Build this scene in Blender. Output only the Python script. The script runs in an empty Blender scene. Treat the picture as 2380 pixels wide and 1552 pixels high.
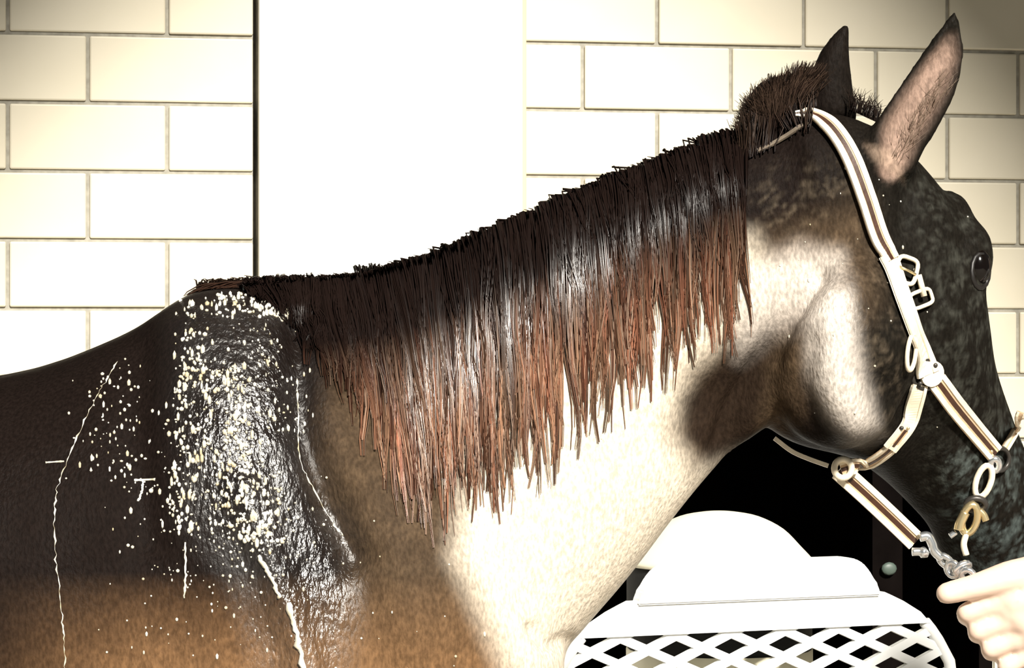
import bpy, bmesh, math, random
import numpy as np
from mathutils import Vector, Matrix
from mathutils.bvhtree import BVHTree

random.seed(7)
rng = np.random.default_rng(7)
scene = bpy.context.scene
C = scene.collection

# ------------------------------------------------------------------ camera
F = 6405.0                      # focal length in pixels of the 2380 px frame
CAM = Vector((0.0, -3.5, 1.45))
cam_d = bpy.data.cameras.new('camera')
cam = bpy.data.objects.new('camera', cam_d)
C.objects.link(cam)
cam.location = CAM
cam.rotation_euler = (math.pi / 2, 0, 0)
cam_d.sensor_width = 36.0
cam_d.lens = F / 2380.0 * 36.0
cam_d.clip_start = 0.05
scene.camera = cam

# ------------------------------------------------------------------ world, sun, exposure
world = bpy.data.worlds.new('world')
scene.world = world
world.use_nodes = True
bg = world.node_tree.nodes['Background']
bg.inputs['Color'].default_value = (0.62, 0.80, 0.86, 1)
bg.inputs['Strength'].default_value = 0.10
SUN = Vector((0.34, -1.0, 0.68))            # towards the sun
sun_d = bpy.data.lights.new('sun', 'SUN')
sun_d.energy = 9.0
sun_d.angle = math.radians(6.0)
sun_d.color = (1.0, 0.95, 0.86)
sun = bpy.data.objects.new('sun', sun_d)
C.objects.link(sun)
sun.location = (2, -5, 6)
sun.rotation_euler = (-SUN).to_track_quat('-Z', 'Y').to_euler()
scene.view_settings.view_transform = 'Standard'
scene.view_settings.look = 'None'
scene.view_settings.gamma = 1.0
scene.view_settings.use_curve_mapping = False
scene.view_settings.exposure = 0.0


# ------------------------------------------------------------------ helpers
def at(px, py, Y=0.0):
    """point at depth Y that is seen at pixel (px, py)"""
    s = (Y - CAM.y) / F
    return Vector((CAM.x + (px - 1190) * s, Y, CAM.z - (py - 776) * s))


def proj(P):
    """numpy (n,3) -> pixel coordinates"""
    d = P[:, 1] - CAM.y
    return np.stack([1190 + (P[:, 0] - CAM.x) * F / d, 776 - (P[:, 2] - CAM.z) * F / d], 1)


def nodes_of(name):
    m = bpy.data.materials.new(name)
    m.use_nodes = True
    nt = m.node_tree
    return m, nt, nt.nodes['Principled BSDF']


def mat(name, col, rough=0.5, metal=0.0, noise=0.0, scale=30.0, bump=0.0, spec=0.5, col2=None, stretch=(1, 1, 1)):
    m, nt, b = nodes_of(name)
    b.inputs['Roughness'].default_value = rough
    b.inputs['Metallic'].default_value = metal
    b.inputs['Specular IOR Level'].default_value = spec
    tc = nt.nodes.new('ShaderNodeTexCoord')
    mp = nt.nodes.new('ShaderNodeMapping')
    mp.inputs['Scale'].default_value = stretch
    nt.links.new(tc.outputs['Object'], mp.inputs['Vector'])
    nz = nt.nodes.new('ShaderNodeTexNoise')
    nz.inputs['Scale'].default_value = scale
    nz.inputs['Detail'].default_value = 5
    nt.links.new(mp.outputs['Vector'], nz.inputs['Vector'])
    mx = nt.nodes.new('ShaderNodeMix')
    mx.data_type = 'RGBA'
    c2 = col2 or tuple(c * (1 - noise) for c in col)
    mx.inputs[6].default_value = (*col, 1)
    mx.inputs[7].default_value = (*c2, 1)
    rp = nt.nodes.new('ShaderNodeValToRGB')
    rp.color_ramp.elements[0].position = 0.35
    rp.color_ramp.elements[1].position = 0.68
    nt.links.new(nz.outputs['Fac'], rp.inputs['Fac'])
    nt.links.new(rp.outputs['Color'], mx.inputs[0])
    nt.links.new(mx.outputs[2], b.inputs['Base Color'])
    if bump:
        bp = nt.nodes.new('ShaderNodeBump')
        bp.inputs['Strength'].default_value = bump
        bp.inputs['Distance'].default_value = 0.004
        nt.links.new(nz.outputs['Fac'], bp.inputs['Height'])
        nt.links.new(bp.outputs['Normal'], b.inputs['Normal'])
    return m


def tag(o, label=None, cat=None, group=None, kind=None):
    if label: o['label'] = label
    if cat: o['category'] = cat
    if group: o['group'] = group
    if kind: o['kind'] = kind
    return o


def empty(name, loc, rz=0.0):
    o = bpy.data.objects.new(name, None)
    o.location = loc
    o.rotation_euler = (0, 0, rz)
    o.empty_display_size = 0.05
    C.objects.link(o)
    return o


def obj(name, data, material=None, parent=None, smooth=False, world_space=False):
    """link a bmesh or mesh as one object; world_space keeps world coordinates below a moved parent"""
    if isinstance(data, bmesh.types.BMesh):
        me = bpy.data.meshes.new(name)
        bmesh.ops.recalc_face_normals(data, faces=data.faces)
        data.to_mesh(me)
        data.free()
    else:
        me = data
    if material and not me.materials:
        me.materials.append(material)
    if smooth:
        me.polygons.foreach_set('use_smooth', [True] * len(me.polygons))
    o = bpy.data.objects.new(name, me)
    C.objects.link(o)
    if parent:
        o.parent = parent
        if world_space:
            o.matrix_parent_inverse = (Matrix.Translation(parent.location)
                                       @ parent.rotation_euler.to_matrix().to_4x4()).inverted()
    return o


def box(bm, x0, x1, y0, y1, z0, z1, bev=0.0, mtx=None):
    r = bmesh.ops.create_cube(bm, size=1.0)
    vs = r['verts']
    for v in vs:
        v.co = Vector((x0 + (v.co.x + .5) * (x1 - x0), y0 + (v.co.y + .5) * (y1 - y0), z0 + (v.co.z + .5) * (z1 - z0)))
    if bev:
        es = list({e for v in vs for e in v.link_edges})
        rr = bmesh.ops.bevel(bm, geom=es, offset=bev, segments=2, affect='EDGES', profile=0.5)
        vs = rr['verts'] if rr['verts'] else vs
    if mtx is not None:
        vs = {v for v in vs}
        for v in vs:
            v.co = mtx @ v.co
    return bm


def loft(bm, rings, cap=True):
    """rings: list of lists of Vectors of equal length"""
    prev = None
    first = None
    for ring in rings:
        cur = [bm.verts.new(p) for p in ring]
        if prev:
            n = len(cur)
            for i in range(n):
                bm.faces.new((prev[i], prev[(i + 1) % n], cur[(i + 1) % n], cur[i]))
        else:
            first = cur
        prev = cur
    if cap:
        bm.faces.new(first)
        bm.faces.new(list(reversed(prev)))


def frame_of(t, hint=Vector((0, 0, 1))):
    t = t.normalized()
    if abs(t.dot(hint)) > 0.95:
        hint = Vector((1, 0, 0))
    a = t.cross(hint).normalized()
    return a, a.cross(t).normalized()


def tube(bm, pts, rad, n=8, cap=True, closed=False):
    pts = [Vector(p) for p in pts]
    rings = []
    a = None
    m = len(pts)
    for i, p in enumerate(pts):
        if closed:
            t = pts[(i + 1) % m] - pts[i - 1]
        else:
            t = pts[min(i + 1, m - 1)] - pts[max(i - 1, 0)]
        t.normalize()
        if a is None:
            a, b = frame_of(t)
        else:
            a = (a - t * a.dot(t)).normalized()
            b = t.cross(a) * -1
        r = rad[i] if isinstance(rad, (list, tuple)) else rad
        b = a.cross(t)
        rings.append([p + (a * math.cos(2 * math.pi * k / n) + b * math.sin(2 * math.pi * k / n)) * r for k in range(n)])
    if closed:
        rings.append(rings[0])
        vs = [[bm.verts.new(p) for p in ring] for ring in rings[:-1]]
        for i in range(m):
            r0, r1 = vs[i], vs[(i + 1) % m]
            for k in range(n):
                bm.faces.new((r0[k], r0[(k + 1) % n], r1[(k + 1) % n], r1[k]))
    else:
        loft(bm, rings, cap)


def ball(bm, c, r, sub=2, scl=(1, 1, 1)):
    rr = bmesh.ops.create_icosphere(bm, subdivisions=sub, radius=1.0)
    for v in rr['verts']:
        v.co = Vector((v.co.x * r * scl[0], v.co.y * r * scl[1], v.co.z * r * scl[2])) + Vector(c)


def chain(bm, joints, n=12):
    """tapered limb with round joints: joints = [(point, radius), ...]"""
    for (p, r) in joints:
        ball(bm, p, r, 2)
    for (p0, r0), (p1, r1) in zip(joints[:-1], joints[1:]):
        tube(bm, [p0, Vector(p0).lerp(Vector(p1), .5), p1], [r0, (r0 + r1) / 2, r1], n)


def catmull(P, per=8):
    P = [np.array(p, float) for p in P]
    P = [2 * P[0] - P[1]] + P + [2 * P[-1] - P[-2]]
    out = []
    for i in range(1, len(P) - 2):
        for k in range(per):
            t = k / per
            out.append(0.5 * ((2 * P[i]) + (-P[i - 1] + P[i + 1]) * t + (2 * P[i - 1] - 5 * P[i] + 4 * P[i + 1] - P[i + 2]) * t * t
                              + (-P[i - 1] + 3 * P[i] - 3 * P[i + 1] + P[i + 2]) * t ** 3))
    out.append(P[-2])
    return out


def remeshed(name, bm, voxel):
    """union of overlapping closed shapes as one continuous mesh"""
    me = bpy.data.meshes.new(name)
    bmesh.ops.recalc_face_normals(bm, faces=bm.faces)
    bm.to_mesh(me)
    bm.free()
    o = bpy.data.objects.new(name, me)
    C.objects.link(o)
    md = o.modifiers.new('union', 'REMESH')
    md.mode = 'VOXEL'
    md.voxel_size = voxel
    dg = bpy.context.evaluated_depsgraph_get()
    dg.update()
    out = bpy.data.meshes.new_from_object(o.evaluated_get(dg))
    bpy.data.objects.remove(o)
    out.name = name
    return out


def get_co(me):
    a = np.empty(len(me.vertices) * 3)
    me.vertices.foreach_get('co', a)
    return a.reshape(-1, 3)


def set_co(me, P):
    me.vertices.foreach_set('co', P.ravel())
    me.update()


def get_no(me):
    a = np.empty(len(me.vertices) * 3, dtype=np.float32)
    me.vertex_normals.foreach_get('vector', a)
    return a.reshape(-1, 3).astype(float)


def smooth_np(me, it, lam=0.5, weight=None):
    e = np.empty(len(me.edges) * 2, dtype=np.int64)
    me.edges.foreach_get('vertices', e)
    e = e.reshape(-1, 2)
    P = get_co(me)
    n = len(P)
    cnt = np.bincount(e.ravel(), minlength=n).astype(float)[:, None]
    for _ in range(it):
        S = np.zeros_like(P)
        for k in range(3):
            S[:, k] = np.bincount(e[:, 0], P[e[:, 1], k], n) + np.bincount(e[:, 1], P[e[:, 0], k], n)
        d = S / cnt - P
        P = P + lam * (d if weight is None else d * weight[:, None])
    set_co(me, P)


def seg_dist(Q, poly):
    """distance of 2-D points to an open polyline"""
    best = np.full(len(Q), 1e9)
    for a, b in zip(poly[:-1], poly[1:]):
        a = np.array(a, float); b = np.array(b, float)
        d = b - a
        t = np.clip(((Q - a) @ d) / (d @ d), 0, 1)
        best = np.minimum(best, np.linalg.norm(Q - (a + t[:, None] * d), axis=1))
    return best


def poly_mask(Q, poly, blur):
    """soft 0..1 mask of a closed polygon"""
    d = seg_dist(Q, list(poly) + [poly[0]])
    inside = np.zeros(len(Q), bool)
    n = len(poly)
    for i in range(n):
        x0, y0 = poly[i]; x1, y1 = poly[(i + 1) % n]
        c = (y0 > Q[:, 1]) != (y1 > Q[:, 1])
        xi = (x1 - x0) * (Q[:, 1] - y0) / ((y1 - y0) or 1e-9) + x0
        inside ^= c & (Q[:, 0] < xi)
    sd = np.where(inside, d, -d)
    t = np.clip(sd / (2 * blur) + 0.5, 0, 1)
    return t * t * (3 - 2 * t)


# ------------------------------------------------------------------ setting: floor, block wall, added canopy
M_floor = mat('concrete_floor', (.42, .38, .32), .85, noise=.35, scale=9, bump=.3)
bm = bmesh.new(); box(bm, -5, 6, -6, 4.2, -.1, 0)
tag(obj('floor', bm, M_floor), kind='structure')

TH = math.radians(10.3)
WO = Vector((0, 2.07, 0))                    # wall front face passes here; right end is farther away
L, H, Z0 = .310, .135, .018
M_block = mat('glazed_block', (.67, .615, .49), .45, noise=.10, scale=5, bump=.04, col2=(.64, .585, .455))
M_mortar = mat('mortar', (.36, .34, .285), .9, noise=.3, scale=60, bump=.3)
M_panel = mat('white_paint', (.86, .85, .80), .5, noise=.05, scale=6, bump=.05)
M_dark = mat('dark_timber', (.005, .0038, .0035), .95, noise=.4, scale=14, spec=.0)
wallm = bmesh.new()
OP0, OP1, OPZ = .04, 1.02, Z0 + 10 * H        # low dark doorway in the wall
PN0, PN1 = -.513, .0177                      # white panel
for (a, b, z0, z1) in ((-3.2, PN0 - .010, 0, 3.3), (PN0 - .010, PN0 - .001, 0, 3.3), (PN0 - .001, OP0, 0, 3.3), (OP0, OP1, OPZ, 3.3), (OP1, 3.2, 0, 3.3)):
    front = .006 if not (a == PN0 - .010) else .06
    box(wallm, a, b, front, .22, z0, z1)
wall = obj('wall_back', wallm, M_mortar)
wall.location = WO
wall.rotation_euler = (0, 0, TH)
tag(wall, kind='structure')


def block_mesh(w):
    b = bmesh.new()
    box(b, 0, w, 0, .05, 0, H - .007, bev=.0035)
    me = bpy.data.meshes.new('block')
    b.to_mesh(me); b.free()
    me.materials.append(M_block)
    return me


block_cache = {}
rest = bmesh.new()
nblock = 0
for side, phase in ((0, -.689), (1, .305)):
    lo, hi = ((-3.2, PN0 - .010), (PN1 + .004, 3.2))[side]
    for row in range(24):
        z = Z0 + row * H
        off = phase if row % 2 else phase - L / 2
        k0 = math.floor((lo - off) / L)
        s = off + k0 * L
        while s < hi:
            a, b = max(s, lo), min(s + L - .007, hi)
            if side == 0 and hi - b < .06: b = hi
            if side == 0 and b - a < .055 and b == hi: break
            pieces = [(a, b)]
            if side and row < 10:
                pieces = [(max(a, lo), min(b, OP0 - .004)), (max(a, OP1 + .004), b)]
            for (p, q) in pieces:
                if q - p < .02:
                    continue
                if -1.7 < (p + q) / 2 < 1.9 and 3 <= row <= 18:
                    key = round(q - p, 3)
                    if key not in block_cache:
                        block_cache[key] = block_mesh(key)
                    o = bpy.data.objects.new('block', block_cache[key])
                    C.objects.link(o)
                    o.parent = wall
                    o.location = (p, random.uniform(-.0012, .0012), z)
                    nblock += 1
                else:
                    box(rest, p, q, 0, .05, z, z + H - .007)
            s += L
r = obj('far_blocks', rest, M_block, wall)
tag(r, kind='stuff')

# white painted panel between the two stretches of blocks
bm = bmesh.new(); box(bm, PN0, PN1, -.024, .05, 0, 3.3, bev=.003)
pan = obj('trim_1', bm, M_panel)
pan.location = WO; pan.rotation_euler = (0, 0, TH)
tag(pan, kind='structure')
bm = bmesh.new(); box(bm, PN1 + .0005, PN1 + .010, -.012, .05, 0, 3.3, bev=.002)
o = obj('caulk_strip', bm, mat('caulk', (.62, .52, .30), .7), pan)

# dark room behind the low doorway
bm = bmesh.new()
box(bm, OP0 - .05, OP0, .20, 1.6, 0, OPZ + .2)
box(bm, OP1, OP1 + .05, .20, 1.6, 0, OPZ + .2)
box(bm, OP0 - .05, OP1 + .05, 1.6, 1.65, 0, OPZ + .2)
box(bm, OP0 - .05, OP1 + .05, .20, 1.6, OPZ + .02, OPZ + .2)
al = obj('wall_recess', bm, M_dark)
al.location = WO; al.rotation_euler = (0, 0, TH)
tag(al, kind='structure')
bm = bmesh.new()
box(bm, OP0 + .001, OP0 + .03, .0, .20, 0, OPZ - .03)
box(bm, OP1 - .03, OP1 - .001, .0, .20, 0, OPZ - .03)
box(bm, OP0 + .001, OP1 - .001, .0, .20, OPZ - .03, OPZ - .001)
box(bm, .765, .83, .02, .08, 0, OPZ - .03)
o = obj('door_1', bm, M_dark)
o.location = WO; o.rotation_euler = (0, 0, TH)
tag(o, kind='structure')

bm = bmesh.new(); ball(bm, (.797, .008, .963), 1, 2, (.017, .006, .014))
obj('door_knob', bm, mat('grey_green_enamel', (.065, .09, .075), .5), o, True)

# unseen arched canopy, added so its front edge shades the wall's top corners
M_shade_roof = mat('canopy_wood', (.20, .14, .09), .8, noise=.4, scale=12, bump=.2)
XC, YF = 1.40, -2.0
bm = bmesh.new()
prof = []
for i in range(33):
    dx = -3.2 + 6.4 * i / 32
    prof.append((XC + dx, max(2.87, 5.12 - .56 * dx * dx)))
up, dn = [], []
for (y0, y1) in ((YF, YF + .08),):
    a0 = [bm.verts.new((x, y0, z)) for x, z in prof]
    a1 = [bm.verts.new((x, y1, z)) for x, z in prof]
    b0 = [bm.verts.new((x, y0, 6.2)) for x, z in prof]
    b1 = [bm.verts.new((x, y1, 6.2)) for x, z in prof]
    for i in range(32):
        bm.faces.new((a0[i], a0[i + 1], b0[i + 1], b0[i]))
        bm.faces.new((a1[i + 1], a1[i], b1[i], b1[i + 1]))
        bm.faces.new((a0[i + 1], a0[i], a1[i], a1[i + 1]))
        bm.faces.new((b0[i], b0[i + 1], b1[i + 1], b1[i]))
    for i in (0, 32):
        bm.faces.new((a0[i], b0[i], b1[i], a1[i]))
tag(obj('trim_2', bm, M_shade_roof), kind='structure')  # front arch of the added canopy
bm = bmesh.new(); box(bm, XC - 3.2, XC + 3.2, YF, 3.2, 6.2, 6.3)  # added roof slab, keeps sky light off the bay
tag(obj('ceiling', bm, M_shade_roof), kind='structure')
for i, x in enumerate((XC - 3.2, XC + 3.08)):  # posts of the added canopy
    bm = bmesh.new(); box(bm, x, x + .12, YF - .03, YF + .09, 0, 2.87)
    tag(obj('trim_%d' % (3 + i), bm, M_shade_roof), kind='structure')
bm = bmesh.new(); box(bm, -3.5, 4.5, 3.0, 3.2, 3.3, 6.2)
tag(obj('wall_upper', bm, M_shade_roof), kind='structure')

# ------------------------------------------------------------------ horse body
W0 = Vector((0, -1, 0))


def ring(top, bot, hw, w=W0, egg=0.0, p=0.86, n=28):
    top = Vector(top); bot = Vector(bot)
    c = (top + bot) / 2
    h = (top - bot) / 2
    out = []
    for i in range(n):
        t = 2 * math.pi * i / n
        cc, ss = math.cos(t), math.sin(t)
        cv = math.copysign(abs(cc) ** p, cc)
        sv = math.copysign(abs(ss) ** p, ss)
        out.append(c + h * cv + w * hw * sv * (1 - egg * cv))
    return out


def dense(secs, per=4):
    """interpolate section tuples (flat numbers) smoothly"""
    return catmull(secs, per)


hb = bmesh.new()
# trunk: X, top z, bottom z, half width, egg
trunk = [(.065, 1.09, .99, .09, 0), (.03, 1.19, .90, .15, 0), (-.05, 1.32, .84, .195, .05), (-.14, 1.42, .80, .22, .12), (-.25, 1.49, .78, .235, .22),
         (-.36, 1.503, .77, .245, .30), (-.41, 1.500, .77, .248, .30), (-.50, 1.447, .77, .258, .2), (-.65, 1.398, .77, .275, .1), (-.9, 1.385, .79, .29, .05),
         (-1.15, 1.42, .85, .27, .05), (-1.35, 1.46, .92, .255, 0), (-1.55, 1.40, 1.0, .2, 0), (-1.67, 1.27, 1.08, .1, 0)]
loft(hb, [ring((x, 0, zt), (x, 0, zb), hw, egg=e) for x, zt, zb, hw, e in dense(trunk)])
# neck: top px, bottom px, half width, egg
neck = [(500, 672, 980, 1900, .21, .25), (780, 660, 1170, 1700, .175, .25), (1000, 606, 1325, 1500, .140, .22), (1200, 528, 1462, 1340, .118, .18),
        (1400, 440, 1580, 1185, .100, .12), (1570, 368, 1685, 1065, .086, .06), (1720, 322, 1790, 985, .076, .0), (1860, 300, 1890, 850, .070, 0)]
loft(hb, [ring(at(a, b), at(c, d), hw, egg=e) for a, b, c, d, hw, e in dense(neck)])
# head, turned away from the camera
PSI = math.radians(42)
HW = Vector((math.sin(PSI), -math.cos(PSI), -.10)).normalized()
head = [(1820, 285, -.03, 1800, 700, -.03, .060, 0), (1950, 262, .0, 1790, 880, -.02, .078, .1), (2075, 335, .04, 1800, 985, .0, .095, .05),
        (2150, 440, .07, 1860, 1035, .02, .108, -.05), (2196, 560, .10, 1940, 1055, .04, .110, -.05), (2225, 680, .125, 2020, 1080, .07, .098, 0),
        (2258, 800, .15, 2090, 1130, .10, .080, .05), (2308, 920, .17, 2150, 1190, .13, .066, .1), (2352, 1020, .19, 2190, 1240, .155, .058, .1),
        (2390, 1110, .21, 2215, 1300, .18, .058, .05), (2405, 1190, .225, 2240, 1350, .20, .058, 0), (2390, 1270, .23, 2285, 1372, .215, .042, 0)]
loft(hb, [ring(at(a, b, y), at(c, d, y2), hw, HW, e) for a, b, y, c, d, y2, hw, e in dense(head)])
# cheek (round jaw muscle) and brow
ball(hb, at(1950, 800, -.03), 1, 3, (.100, .088, .135))
ball(hb, at(2254, 596, .045), 1, 3, (.032, .038, .050))
ball(hb, at(2206, 528, .055), 1, 3, (.034, .036, .050))
# poll mound
ball(hb, at(1815, 262, .0), 1, 3, (.046, .035, .050))


def ear(secs, Y, thick):
    rings = []
    for i, ((x0, y0), (x1, y1), th) in enumerate(secs):
        a, b = at(x0, y0, Y), at(x1, y1, Y)
        c = (a + b) / 2
        u = (b - a) / 2
        rings.append([c + u * math.cos(2 * math.pi * k / 16) + Vector((0, -1, 0)) * th * math.sin(2 * math.pi * k / 16) for k in range(16)])
    loft(hb, rings)


ear([((1985, 372), (2110, 440), .030), ((2010, 318), (2150, 352), .028), ((2046, 262), (2185, 292), .025), ((2085, 205), (2216, 235), .022),
     ((2122, 150), (2236, 175), .018), ((2160, 95), (2242, 118), .014), ((2194, 50), (2236, 66), .009), ((2214, 24), (2226, 28), .006)], -.03, .02)
ear([((1862, 270), (2000, 290), .026), ((1876, 205), (1990, 225), .024), ((1888, 155), (1980, 170), .021), ((1908, 112), (1975, 124), .017),
     ((1936, 78), (1975, 88), .012), ((1962, 52), (1980, 56), .006)], .075, .02)
# legs
for sy in (-1, 1):
    y = .13 * sy
    chain(hb, [((-.20, y, 1.0), .10), ((-.20, y, .82), .085), ((-.19, y, .68), .065), ((-.185, y, .50), .048), ((-.185, y, .45), .05), ((-.19, y, .40), .038),
               ((-.195, y, .20), .03), ((-.19, y, .16), .038), ((-.165, y, .07), .034), ((-.155, y, .05), .05), ((-.15, y, .055), .055)])
    chain(hb, [((-1.40, y, 1.1), .17), ((-1.36, y, .90), .13), ((-1.42, y, .70), .075), ((-1.53, y, .54), .055), ((-1.52, y, .47), .045),
               ((-1.50, y, .22), .032), ((-1.49, y, .17), .04), ((-1.46, y, .08), .036), ((-1.45, y, .05), .05), ((-1.44, y, .055), .055)])
    for hx in (-.15, -1.44):
        tube(hb, [(hx, y, .003), (hx, y, .07)], [.068, .052], 16)
hme = remeshed('horse', hb, .0058)
P = get_co(hme)
Q = proj(P)
is_ear = ((Q[:, 1] < 330) & (Q[:, 0] > 2030)) | ((Q[:, 1] < 170) & (Q[:, 0] > 1880))
smooth_np(hme, 14, .5, np.where(is_ear, .25, 1.0))
# muscles, grooves and creases, along the surface normal of the near and the far side alike
P = get_co(hme)
N = get_no(hme)
Pm = P.copy(); body = (P[:, 0] < .34) & (P[:, 1] > 0)
Pm[body, 1] *= -1
Q = proj(Pm)
side = np.clip(np.where(body, N[:, 1], -N[:, 1]) * 1.6, 0, 1)
g = lambda d, s: np.exp(-(d / s) ** 2)
D = np.zeros(len(P))


def blob(cx, cy, rx, ry, amp, rot=0):
    global D
    c, s = math.cos(math.radians(rot)), math.sin(math.radians(rot))
    x = (Q[:, 0] - cx) * c + (Q[:, 1] - cy) * s
    y = -(Q[:, 0] - cx) * s + (Q[:, 1] - cy) * c
    D += amp * np.exp(-(x / rx) ** 2 - (y / ry) ** 2)


def line(poly, sig, amp):
    global D
    D += amp * g(seg_dist(Q, poly), sig)


blob(520, 960, 150, 330, .030, 0)                                    # shoulder blade muscle
line([(330, 820), (320, 1000), (350, 1250)], 55, -.012)              # hollow behind the shoulder
line([(690, 760), (700, 1000), (745, 1120), (830, 1290)], 38, -.020) # groove in front of the shoulder
line([(575, 1150), (640, 1330), (720, 1560), (760, 1800)], 40, .016) # ridge of the shoulder
line([(760, 1180), (860, 1420), (900, 1600)], 60, -.012)
blob(960, 1450, 120, 200, .012, 20)
line([(1240, 1460), (1275, 1500), (1320, 1490)], 16, -.014)          # chest crease
line([(1905, 640), (1830, 740), (1770, 850), (1725, 960), (1690, 1060)], 26, -.020)   # behind the jaw
blob(1665, 935, 75, 130, -.030, 30)
blob(1760, 700, 70, 90, .008, 20)
line([(1935, 700), (1930, 850), (1970, 980)], 45, .010)              # cheek ridge
line([(1890, 800), (1860, 900), (1890, 980)], 26, -.008)
line([(2060, 900), (2150, 1000), (2150, 1120)], 50, -.012)           # hollow in front of the cheek
line([(2200, 720), (2265, 860), (2300, 960)], 20, .006)              # facial crest
line([(2235, 560), (2230, 640), (2262, 700)], 14, -.005)             # around the eye
line([(2110, 430), (2105, 520)], 25, -.010)
# hollow of the near ear
ax = [(2075, 395), (2100, 300), (2150, 215), (2195, 130), (2215, 70)]
earw = np.interp(-Q[:, 1], [-420, -300, -215, -130, -60], [26, 44, 42, 30, 10])
de = seg_dist(Q, ax)
near_ear = (P[:, 1] < .01) & (N[:, 1] < -.2) & (Q[:, 0] > 2000)
cup = np.where(near_ear, np.exp(-(de / earw) ** 4), 0)
cup *= np.clip((Q[:, 0] - (2000 + (Q[:, 1] < 330) * 10)) / 20, 0, 1) * (Q[:, 1] < 430)
D -= 0 * cup
P = P + N * (D * side)[:, None]
P[:, 1] += cup * np.interp(-Q[:, 1], [-420, -300, -130, -60], [.012, .026, .018, .006])
set_co(hme, P)
smooth_np(hme, 2, .5)
P = get_co(hme); N = get_no(hme)
Pm = P.copy(); Pm[body, 1] *= -1
Q = proj(Pm)

# coat colours (bay coat, dark points, pale inner ear; neck and cheek sheen, jaw shadow and sky reflections painted in)
col = np.tile(np.array([.009, .006, .005]), (len(P), 1))


def paint(mask, c):
    global col
    col = col * (1 - mask[:, None]) + np.array(c) * mask[:, None]


head_m = np.clip((Q[:, 0] - 1850) / 200, 0, 1)
paint(head_m * .8, (.010, .009, .007))
from mathutils import noise as mnoise
nz_a = np.array([mnoise.noise(Vector(p) * 150) for p in P])
nz_b = np.array([mnoise.noise(Vector(p) * 45 + Vector((5, 3, 1))) for p in P])
mott = np.clip(nz_a * 1.3 + nz_b * 1.1 + .1, 0, 1)
face = poly_mask(Q, [(2110, 400), (2200, 440), (2320, 540), (2330, 800), (2380, 1000), (2380, 1200), (2150, 1150), (2160, 900), (2110, 700)], 40)
paint(face * mott * .75, (.046, .046, .038))  # olive sky reflections on the face, painted as mottling
temple = poly_mask(Q, [(1760, 420), (1960, 380), (2060, 640), (2120, 850), (2060, 1000), (1980, 900), (1960, 620), (1750, 600)], 60)
muz = poly_mask(Q, [(2200, 1060), (2380, 980), (2450, 1200), (2380, 1380), (2230, 1330), (2180, 1200)], 40)
paint(muz * mott * .75, (.075, .092, .088))  # teal highlights of the muzzle painted into the colour
paint(temple * mott * .7, (.085, .066, .046))
brown = poly_mask(Q, [(780, 880), (1250, 820), (1750, 560), (2000, 480), (2030, 700), (1800, 1020), (1680, 1060), (1280, 1560), (1200, 1700), (780, 1700), (830, 1300), (740, 1100)], 70)
paint(brown * (.65 + .35 * mott), (.085, .056, .033))
low = np.clip((Q[:, 1] - 1330) / 230, 0, 1) * (Q[:, 0] < 1300) * np.clip((Q[:, 0] + 60) / 380, .12, 1) * (.75 + .25 * mott)
paint(low * .9, (.20, .108, .050))
tan = poly_mask(Q, [(1150, 880), (1450, 740), (1640, 620), (1740, 560), (1790, 640), (1740, 740), (1600, 860), (1560, 1000), (1610, 1095), (1720, 1060), (1600, 1260), (1430, 1520),  # mask of the bright sheen on the lower neck
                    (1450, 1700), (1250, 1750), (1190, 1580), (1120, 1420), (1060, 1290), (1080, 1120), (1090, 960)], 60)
paint(tan, (.64, .56, .45))  # bright sheen of the lower neck, painted as pale coat
paint(.92 * poly_mask(Q, [(1800, 760), (1780, 900), (1760, 1020), (1650, 1075), (1590, 1020), (1590, 930), (1680, 830), (1740, 740)], 26), (.016, .010, .007))  # shadow behind the jaw, painted into the coat colour
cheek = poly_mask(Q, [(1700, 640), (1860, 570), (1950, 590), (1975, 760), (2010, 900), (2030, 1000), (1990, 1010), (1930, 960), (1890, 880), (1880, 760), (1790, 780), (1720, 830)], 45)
paint(np.clip(cheek * .72 * (.8 + .4 * mott), 0, 1), (.46, .40, .35))  # cheek sheen painted into the coat colour
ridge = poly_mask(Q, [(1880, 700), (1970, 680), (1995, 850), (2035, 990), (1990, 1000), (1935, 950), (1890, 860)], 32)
paint(ridge * .8, (.62, .56, .50))  # painted highlight along the cheek ridge
paint(.7 * poly_mask(Q, [(1715, 640), (1860, 590), (1950, 600), (1930, 690), (1800, 740), (1720, 800)], 40), (.55, .49, .43))  # painted highlight on the upper cheek
inner = cup * (Q[:, 1] > 70) * np.clip((Q[:, 1] - 70) / 60, 0, 1)
paint(inner * .9, (.30, .205, .16))
paint(poly_mask(Q, [(2010, 335), (2080, 350), (2100, 420), (2070, 400), (2030, 370)], 10) * near_ear * .5, (.32, .23, .17))
paint((P[:, 2] < .07).astype(float), (.05, .045, .04))
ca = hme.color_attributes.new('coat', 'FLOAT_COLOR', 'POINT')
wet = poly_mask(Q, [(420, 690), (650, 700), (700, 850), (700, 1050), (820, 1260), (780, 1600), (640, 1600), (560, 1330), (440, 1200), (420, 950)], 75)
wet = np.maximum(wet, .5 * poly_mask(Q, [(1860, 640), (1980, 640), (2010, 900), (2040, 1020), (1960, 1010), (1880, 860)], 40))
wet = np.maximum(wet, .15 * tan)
ca.data.foreach_set('color', np.concatenate([col, wet[:, None]], 1).astype(np.float32).ravel())

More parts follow.
